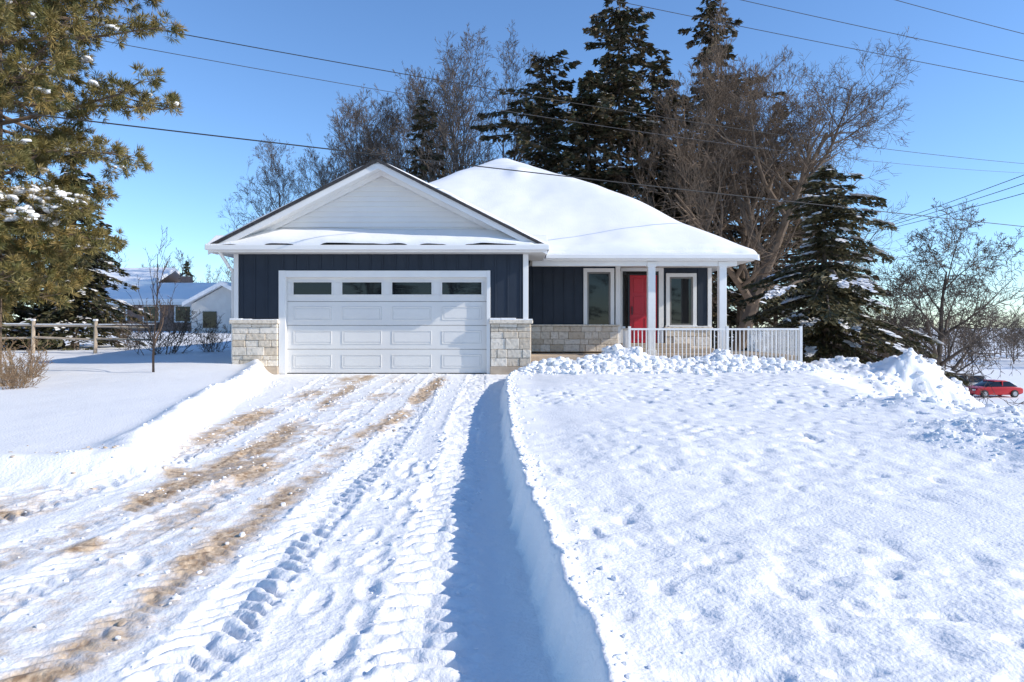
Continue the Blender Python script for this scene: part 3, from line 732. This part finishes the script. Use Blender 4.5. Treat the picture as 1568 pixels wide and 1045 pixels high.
conifer('pine_tree',14,19,3.6,(9.6,44,-.2),ql=.5,qw=.10,dens=8,per=26,droop=.2,snow=.03,power=.5,gap=.9,z0=.2,mats=BR,irregular=.4,lightf=.6)
conifer('spruce_tree',10,6.9,2.1,(-15.4,24,.75),ql=.25,qw=.045,dens=28,per=55,droop=.5,snow=.06,power=.8,gap=.4,snowsize=1.3)
conifer('spruce_tree',12,6.2,1.9,(-17.6,23,.75),ql=.25,qw=.045,dens=26,per=50,droop=.5,snow=.05,power=.8,gap=.35,snowsize=1.2)
conifer('spruce_tree',11,6.0,1.5,(-28.6,60,1.3),ql=.4,qw=.08,dens=14,per=24,droop=.4,snow=.03,power=.8,gap=.3)

def pine(name,seed,loc):
    g=np.random.default_rng(seed);segs=[];T=[];TD=[];snowp=[]
    Ht=12.5
    segs.append((0,0,-.3,.1,0,6,.22,.16));segs.append((.1,0,6,.0,.1,Ht,.16,.03))
    nb=125
    for k in range(nb):
        z=I(k/nb,[0,1],[1.7,Ht-.2])+g.uniform(-.2,.2);az=k*2.399+g.uniform(-.4,.4)
        L=float(I(z,[1,2.5,4.2,5.2,7,9,12.4],[1.4,1.9,2.1,3.0,3.3,3.1,.8]))*g.uniform(.7,1.12)
        o=np.array([math.cos(az),math.sin(az),g.uniform(-.05,.25)])
        q=np.array([0.05,0,z]);d=o/np.linalg.norm(o);n=6;r=.02+.012*L
        for s in range(n):
            d=d+g.normal(0,.13,3)+np.array([0,0,.03 if s>3 else -.05]);d/=np.linalg.norm(d)
            q2=q+d*L/n;r2=max(r*.8,.008);segs.append((*q,*q2,r,r2))
            if s>=1:
                for c in range(4):
                    lat=np.cross(d,[0,0,1])*g.choice([-1,1])*g.uniform(.6,1.2)+d*g.uniform(.3,1)+np.array([0,0,g.uniform(-.3,.5)]);lat/=np.linalg.norm(lat)
                    l2=g.uniform(.25,.6)*(1-.08*s);e=q2+lat*l2;segs.append((*q2,*e,.009,.005))
                    for m in range(5):
                        lt=lat+g.normal(0,.45,3);lt/=np.linalg.norm(lt);e2=q2+lat*l2*g.uniform(.45,1)+lt*g.uniform(.08,.25)
                        T.append(e2);TD.append(lt)
                    if g.random()<.06:
                        for _ in range(3):snowp.append(e+np.array([g.uniform(-.1,.1),g.uniform(-.1,.1),.06]))
            q=q2;r=r2
    T=np.array(T);TD=np.array(TD);K=26
    C=np.repeat(T,K,0);Dv=norm(np.repeat(TD,K,0)*.75+g.normal(0,.6,(len(C),3)))
    ln=g.uniform(.12,.21,(len(C),1))
    C=C+Dv*ln*.5
    Sd=norm(np.cross(Dv,g.normal(size=C.shape)))
    V,F=kites(C,Dv,Sd,ln,.008)
    mi=np.repeat(np.where(g.random(len(T))<.5,1,0),K)
    V2,F2=tubes(segs,5)
    o=mesh_np(name,np.concatenate([V,V2]),np.concatenate([F,F2+len(V)]),[M['pine'],M['pine2'],M['barkbrown']],mi=np.concatenate([mi,np.full(len(F2),2)]));o.location=loc
    sel=T[(T[:,0]>.5)&(T[:,0]<2.0)&(T[:,1]<.2)&(T[:,2]>3.0)&(T[:,2]<3.8)]
    snowp+=[t_+np.array([0,0,.08]) for t_ in sel]
    P=np.array(snowp)+np.array(loc)
    s=clods('pine_snow',P,.035+.085*g.random(len(P))**1.5,M['snow'],flat=.42,smooth=True);s.name='branch_snow';s.parent=o;s.matrix_parent_inverse=Matrix.Translation(-Vector(loc))
    return o
pine('pine_tree',77,(-11.1,14.5,.5))

# ------------------------------------------------------------ distant treeline
base_small=[grow(61,7,.10,kids=(9,7,5,3),trop=.1,trunkfree=.1,minr=.018,lenk=.55),grow(62,7,.10,kids=(10,7,5,3),trop=.15,spread=.9,trunkfree=.1,minr=.018,lenk=.5)]
def treeline(name,spots,mt):
    out=[]
    for (x,y,z,s) in spots:
        g=base_small[random.randrange(2)].copy();a=random.uniform(0,6.28);c,sn_=math.cos(a),math.sin(a)
        for o in (0,3):
            X_=g[:,o].copy();Y_=g[:,o+1].copy()
            g[:,o]=(X_*c-Y_*sn_)*s+x;g[:,o+1]=(X_*sn_+Y_*c)*s+y;g[:,o+2]=g[:,o+2]*s+z
        out.append(g)
    V,F=tubes(np.concatenate(out),3);return mesh_np(name,V,F,[mt])
sp=[]
for k in range(80):
    x=random.uniform(40,110);y=random.uniform(92,125);sp.append((x,y,-4.4,random.uniform(.8,1.35)))
for k in range(30):
    x=random.uniform(17,40);y=random.uniform(40,56)
    if x/y>.585:continue
    sp.append((x,y,tz(x,y)-.2,random.uniform(.55,.95)))
treeline('distant_treeline',sp,M['barkbrown'])
sp=[(random.uniform(-75,-22),random.uniform(75,105),1.2,random.uniform(.8,1.4)) for k in range(60)]
sp+=[(random.uniform(-22,25),random.uniform(60,90),.6,random.uniform(.8,1.3)) for k in range(35)]
treeline('distant_treeline',sp,M['barkgrey'])
sp=[]
while len(sp)<12:
    x,y=random.uniform(13.5,19),random.uniform(27,35)
    if .50<x/y<.585:sp.append((x,y,tz(x,y)-.2,random.uniform(.35,.6)))
treeline('bare_hedge',sp,M['barkbrown'])

# ------------------------------------------------------------ neighbouring houses
N=empty('brick_house')
w=MB();w.box(-32,-21.3,52,60,.8,3.6);w.obj('brick_walls',M['brick'],N)
def gable_x(mb,x0,x1,y0,y1,z0,z1,ov=.4,th=.28):
    ym=(y0+y1)/2
    for a,b_ in ((y0-ov,ym),(y1+ov,ym)):
        mb.poly([(x0-ov,a,z0),(x1+ov,a,z0),(x1+ov,b_,z1),(x0-ov,b_,z1)])
        mb.poly([(x0-ov,a,z0+th),(x1+ov,a,z0+th),(x1+ov,b_,z1+th),(x0-ov,b_,z1+th)])
        mb.poly([(x0-ov,a,z0),(x1+ov,a,z0),(x1+ov,a,z0+th),(x0-ov,a,z0+th)])
    for x in (x0-ov,x1+ov):
        mb.poly([(x,y0-ov,z0),(x,ym,z1),(x,ym,z1+th),(x,y0-ov,z0+th)]);mb.poly([(x,y1+ov,z0),(x,ym,z1),(x,ym,z1+th),(x,y1+ov,z0+th)])
r=MB();gable_x(r,-32,-21.3,52,60,3.3,4.8);r.obj('snowy_roof',M['snow'],N)
w=MB();w.box(-36,-29.5,56,62,3.0,5.0);w.obj('upper_walls',M['brick'],N)
r=MB();gable_x(r,-36,-29.5,56,62,4.9,6.3);r.obj('snowy_upper_roof',M['snow'],N)
w=MB()
for x in (-30.5,-28,-25.6,-23):w.box(x,x+1.1,51.93,52.0,1.9,3.0)
w.obj('dark_windows',M['glass'],N)
w=MB()
for x in (-30.5,-28,-25.6,-23):
    w.box(x-.1,x+1.2,51.94,51.99,3.0,3.1);w.box(x-.1,x+1.2,51.94,51.99,1.8,1.9);w.box(x-.1,x,51.94,51.99,1.9,3.0);w.box(x+1.1,x+1.2,51.94,51.99,1.9,3.0)
w.obj('window_frames',M['white'],N)
w=MB();w.box(-32.4,-20.9,51.55,51.59,3.12,3.32);w.obj('eave_board',M['white'],N)
w=MB();w.box(-27.2,-26.5,56,56.7,4.4,5.6);w.obj('chimney',M['brick'],N)
N2=empty('cream_cottage')
w=MB();w.box(-21.6,-17.3,46,53,.6,3.0)
w.poly([(-21.6,46,3.0),(-17.3,46,3.0),(-19.45,46,4.2)])
w.obj('walls',M['soffit'],N2)
w=MB()
for sg in (-1,1):
    xe_=-19.45+sg*2.6
    w.prism([(-19.45,4.25),(xe_,2.85),(xe_,3.10),(-19.45,4.53)],45.6,53.4)
w.obj('snowy_roof',M['snow'],N2)
w=MB();w.box(-20.8,-19.9,45.93,46,1.4,2.5);w.box(-18.9,-18.1,45.93,46,.8,2.7);w.obj('dark_openings',M['glass'],N2)
FE=empty('split_rail_fence')
sg_=[];sn_=MB()
x=-26.0;YFN=20.8
R_=random.Random(4)
zf=lambda x:tz(x,YFN)
while x<-12.0:
    z=zf(x);sg_.append((x,YFN,z-.2,x+.02,YFN,z+.98,.055,.05));sn_.box(x-.05,x+.07,YFN-.05,YFN+.05,z+.98,z+1.04)
    x2=x+1.9
    if x2<-12.0+1.9:
        for h in (.45,.82):
            z2=zf(x2);sg_.append((x,YFN,z+h+R_.uniform(-.05,.05),x2,YFN+.02,z2+h+R_.uniform(-.05,.05),.04,.035))
            if h>.7:sn_.box(x+.1,x2-.1,YFN-.025,YFN+.025,z+h+.04,z+h+.075)
    x=x2
V_,F_=tubes(sg_,6);mesh_np('rails',V_,F_,[M['fencewood']],parent=FE);sn_.obj('fence_snow',M['snow'],FE,bevel=.015)

# ------------------------------------------------------------ cars
def car(name,loc,rot,paint,wagon=False):
    E=empty(name)
    prof=[(-2.25,.35),(-2.22,.72),(-2.05,.86),(-1.2,.93),(1.35,.93),(2.0,.82),(2.22,.62),(2.25,.35),(1.85,.22),(-1.85,.22)]
    def loft(poly_lo,widths,nm,mt,bev):
        bm=bmesh.new()
        a=[bm.verts.new((x,-w_,z)) for (x,z),w_ in zip(poly_lo,widths)];b_=[bm.verts.new((x,w_,z)) for (x,z),w_ in zip(poly_lo,widths)]
        bm.faces.new(a);bm.faces.new(b_[::-1])
        for i_ in range(len(a)):
            j_=(i_+1)%len(a);bm.faces.new([a[i_],b_[i_],b_[j_],a[j_]])
        bmesh.ops.recalc_face_normals(bm,faces=bm.faces)
        me=bpy.data.meshes.new(nm);bm.to_mesh(me);bm.free();me.materials.append(mt)
        o=bpy.data.objects.new(nm,me);COL.objects.link(o);o.parent=E
        if bev:
            md=o.modifiers.new('b','BEVEL');md.width=bev;md.segments=3
        for p_ in me.polygons:p_.use_smooth=True
        return o
    loft(prof,[.8,.86,.88,.88,.88,.84,.8,.76,.8,.8],'body',paint,.07)
    if wagon:cab=[(-2.0,.92),(-1.85,1.5),(-1.4,1.62),(.4,1.62),(1.3,.92)]
    else:cab=[(-1.75,.92),(-1.1,1.36),(-.7,1.44),(.25,1.44),(1.2,.92)]
    wd=[.82,.66,.62,.62,.80]
    loft(cab,wd,'windows',M['glass'],.05)
    zr=cab[2][1]
    loft([(cab[1][0]+.1,zr-.06),(cab[2][0],zr+.025),(cab[3][0],zr+.025),(cab[3][0]+.16,zr-.06)],[.66,.62,.62,.66],'roof_panel',paint,.02)
    pil=MB()
    for sx in (-1,1):
        y=.74*sx
        pil.box(-.35,-.27,y-.04,y+.04,.92,zr-.02)
    pil.obj('pillars',paint,E)
    for k,(x,s) in enumerate(((-1.38,-1),(-1.38,1),(1.4,-1),(1.4,1))):
        for rr,mt,wd_,nm in ((.33,M['tyre'],.11,'wheel'),(.2,M['rim'],.12,'rim')):
            V_,F_=tubes([(x,s*.8-wd_,.33,x,s*.8+wd_,.33,rr,rr)],20)
            F2=[list(q) for q in F_]+[list(range(20))[::-1],list(range(20,40))]
            mesh_np('%s_%d'%(nm,k+1),V_,F2,[mt],parent=E)
    lt=MB();lt.box(2.16,2.24,-.75,-.45,.6,.74);lt.box(2.16,2.24,.45,.75,.6,.74);lt.obj('headlights',M['rim'],E,bevel=.02)
    E.location=loc;E.rotation_euler=(0,0,rot);return E
car('parked_car',(42.2,60,tz(42.2,60)+.02),math.radians(185),M['carred'])
car('parked_van',(41.9,64,tz(41.9,64)+.02),math.radians(178),M['carwhite'],True)

# ------------------------------------------------------------ utility wires + poles
def wire(name,a,b,sag,rad,mt,ext=(0,1)):
    a=np.array(a,float);b=np.array(b,float);n=28;pts=[]
    for k in range(n+1):
        t_=ext[0]+(ext[1]-ext[0])*k/n;u=(t_-ext[0])/(ext[1]-ext[0])
        p_=a+(b-a)*t_;p_[2]-=sag*4*u*(1-u);pts.append(p_)
    sg=[(*pts[k],*pts[k+1],rad,rad) for k in range(n)]
    V_,F_=tubes(sg,5);mesh_np(name,V_,F_,[mt]);return pts
def upole(x,y,h):
    E=empty('utility_pole');z=tz(x,y)
    V_,F_=tubes([(x,y,z-.5,x,y,z+h,.16,.11),(x-1.1,y,z+h-.5,x+1.1,y,z+h-.5,.06,.06)],8);mesh_np('pole',V_,F_,[M['pole']],parent=E)
    q=MB()
    for k in (-1,-.4,.4,1):q.box(x+k-.04,x+k+.04,y-.04,y+.04,z+h-.44,z+h-.25)
    q.obj('insulators',M['rim'],E,bevel=.02)
def pt(sx,sz,Y):return (sx*Y,Y,1.5+sz*Y)
wire('power_line',pt(-.750,.3206,12),pt(.750,.1483,26),.10,.014,M['wire'],(-.25,1.25))
wire('power_line',pt(-.573,.4785,17),pt(.75,.2488,40),.9,.013,M['wire'],(-.3,1.2))
wire('power_line',pt(-.597,.464,18),pt(.75,.2390,42),1.3,.010,M['wireg'],(-.3,1.2))
wire('power_line',pt(.183,.4737,22),pt(.75,.3617,22),.1,.011,M['wireg'],(-.5,1.6))
wire('power_line',pt(.350,.4785,22),pt(.75,.3923,22),.1,.011,M['wireg'],(-.6,1.6))
wire('power_line',pt(.575,.4785,22),pt(.75,.4325,22),.1,.011,M['wireg'],(-1,2))
for s_ in (.2278,.2153,.2010):
    wire('power_line',pt(.47,.1244,38),pt(.75,s_,22),.15,.012,M['wire'],(0,1.5))
upole(27,18,10);upole(-24,16,9.5)

for (x,y,s,r_) in ((-6,-34,.8,1),(3,-36,.8,2.2),(12,-38,.9,4),(-15,-38,.8,5)):inst('bare_maple_tree',tA,(x,y,.2),s,r_)
for (x,y,s,r_) in ((-12,-36,.8,2),(-2,-40,.8,1),(7,-39,.9,3),(16,-36,.8,4)):inst('spruce_tree',cB,(x,y,.2),(s*1.6,s*1.6,s*.7),r_)

# ------------------------------------------------------------ camera, light, world
cam=bpy.data.cameras.new('camera');co=bpy.data.objects.new('camera',cam);COL.objects.link(co)
co.location=(0,0,1.5);co.rotation_euler=(math.radians(90),0,0);cam.lens=24;cam.sensor_width=36;cam.shift_y=-.0143;cam.clip_end=2000;cam.clip_start=.05
S.camera=co
el=math.radians(29.5);az=math.radians(102)
to=Vector((math.sin(az)*math.cos(el),math.cos(az)*math.cos(el),math.sin(el)))
sl_=bpy.data.lights.new('sun','SUN');sl_.energy=5.0;sl_.angle=math.radians(.5);sl_.color=(1,.925,.82)
so=bpy.data.objects.new('sun',sl_);COL.objects.link(so);so.rotation_euler=to.to_track_quat('Z','Y').to_euler();so.location=(20,-5,30)
W=bpy.data.worlds.new('World');S.world=W;W.use_nodes=True;nt=W.node_tree
sky=nt.nodes.new('ShaderNodeTexSky');sky.sky_type='NISHITA';sky.sun_disc=False;sky.sun_elevation=el;sky.sun_rotation=az
sky.air_density=1.0;sky.dust_density=.1;sky.ozone_density=3.0;sky.altitude=200
mu=nt.nodes.new('ShaderNodeMix');mu.data_type='RGBA';mu.blend_type='MULTIPLY';mu.inputs[0].default_value=1;mu.inputs[7].default_value=(1.08,1.32,1.58,1)
nt.links.new(sky.outputs[0],mu.inputs[6])
nt.links.new(mu.outputs[2],nt.nodes['Background'].inputs[0]);nt.nodes['Background'].inputs[1].default_value=.137
S.view_settings.view_transform='Standard';S.view_settings.look='None';S.view_settings.exposure=0
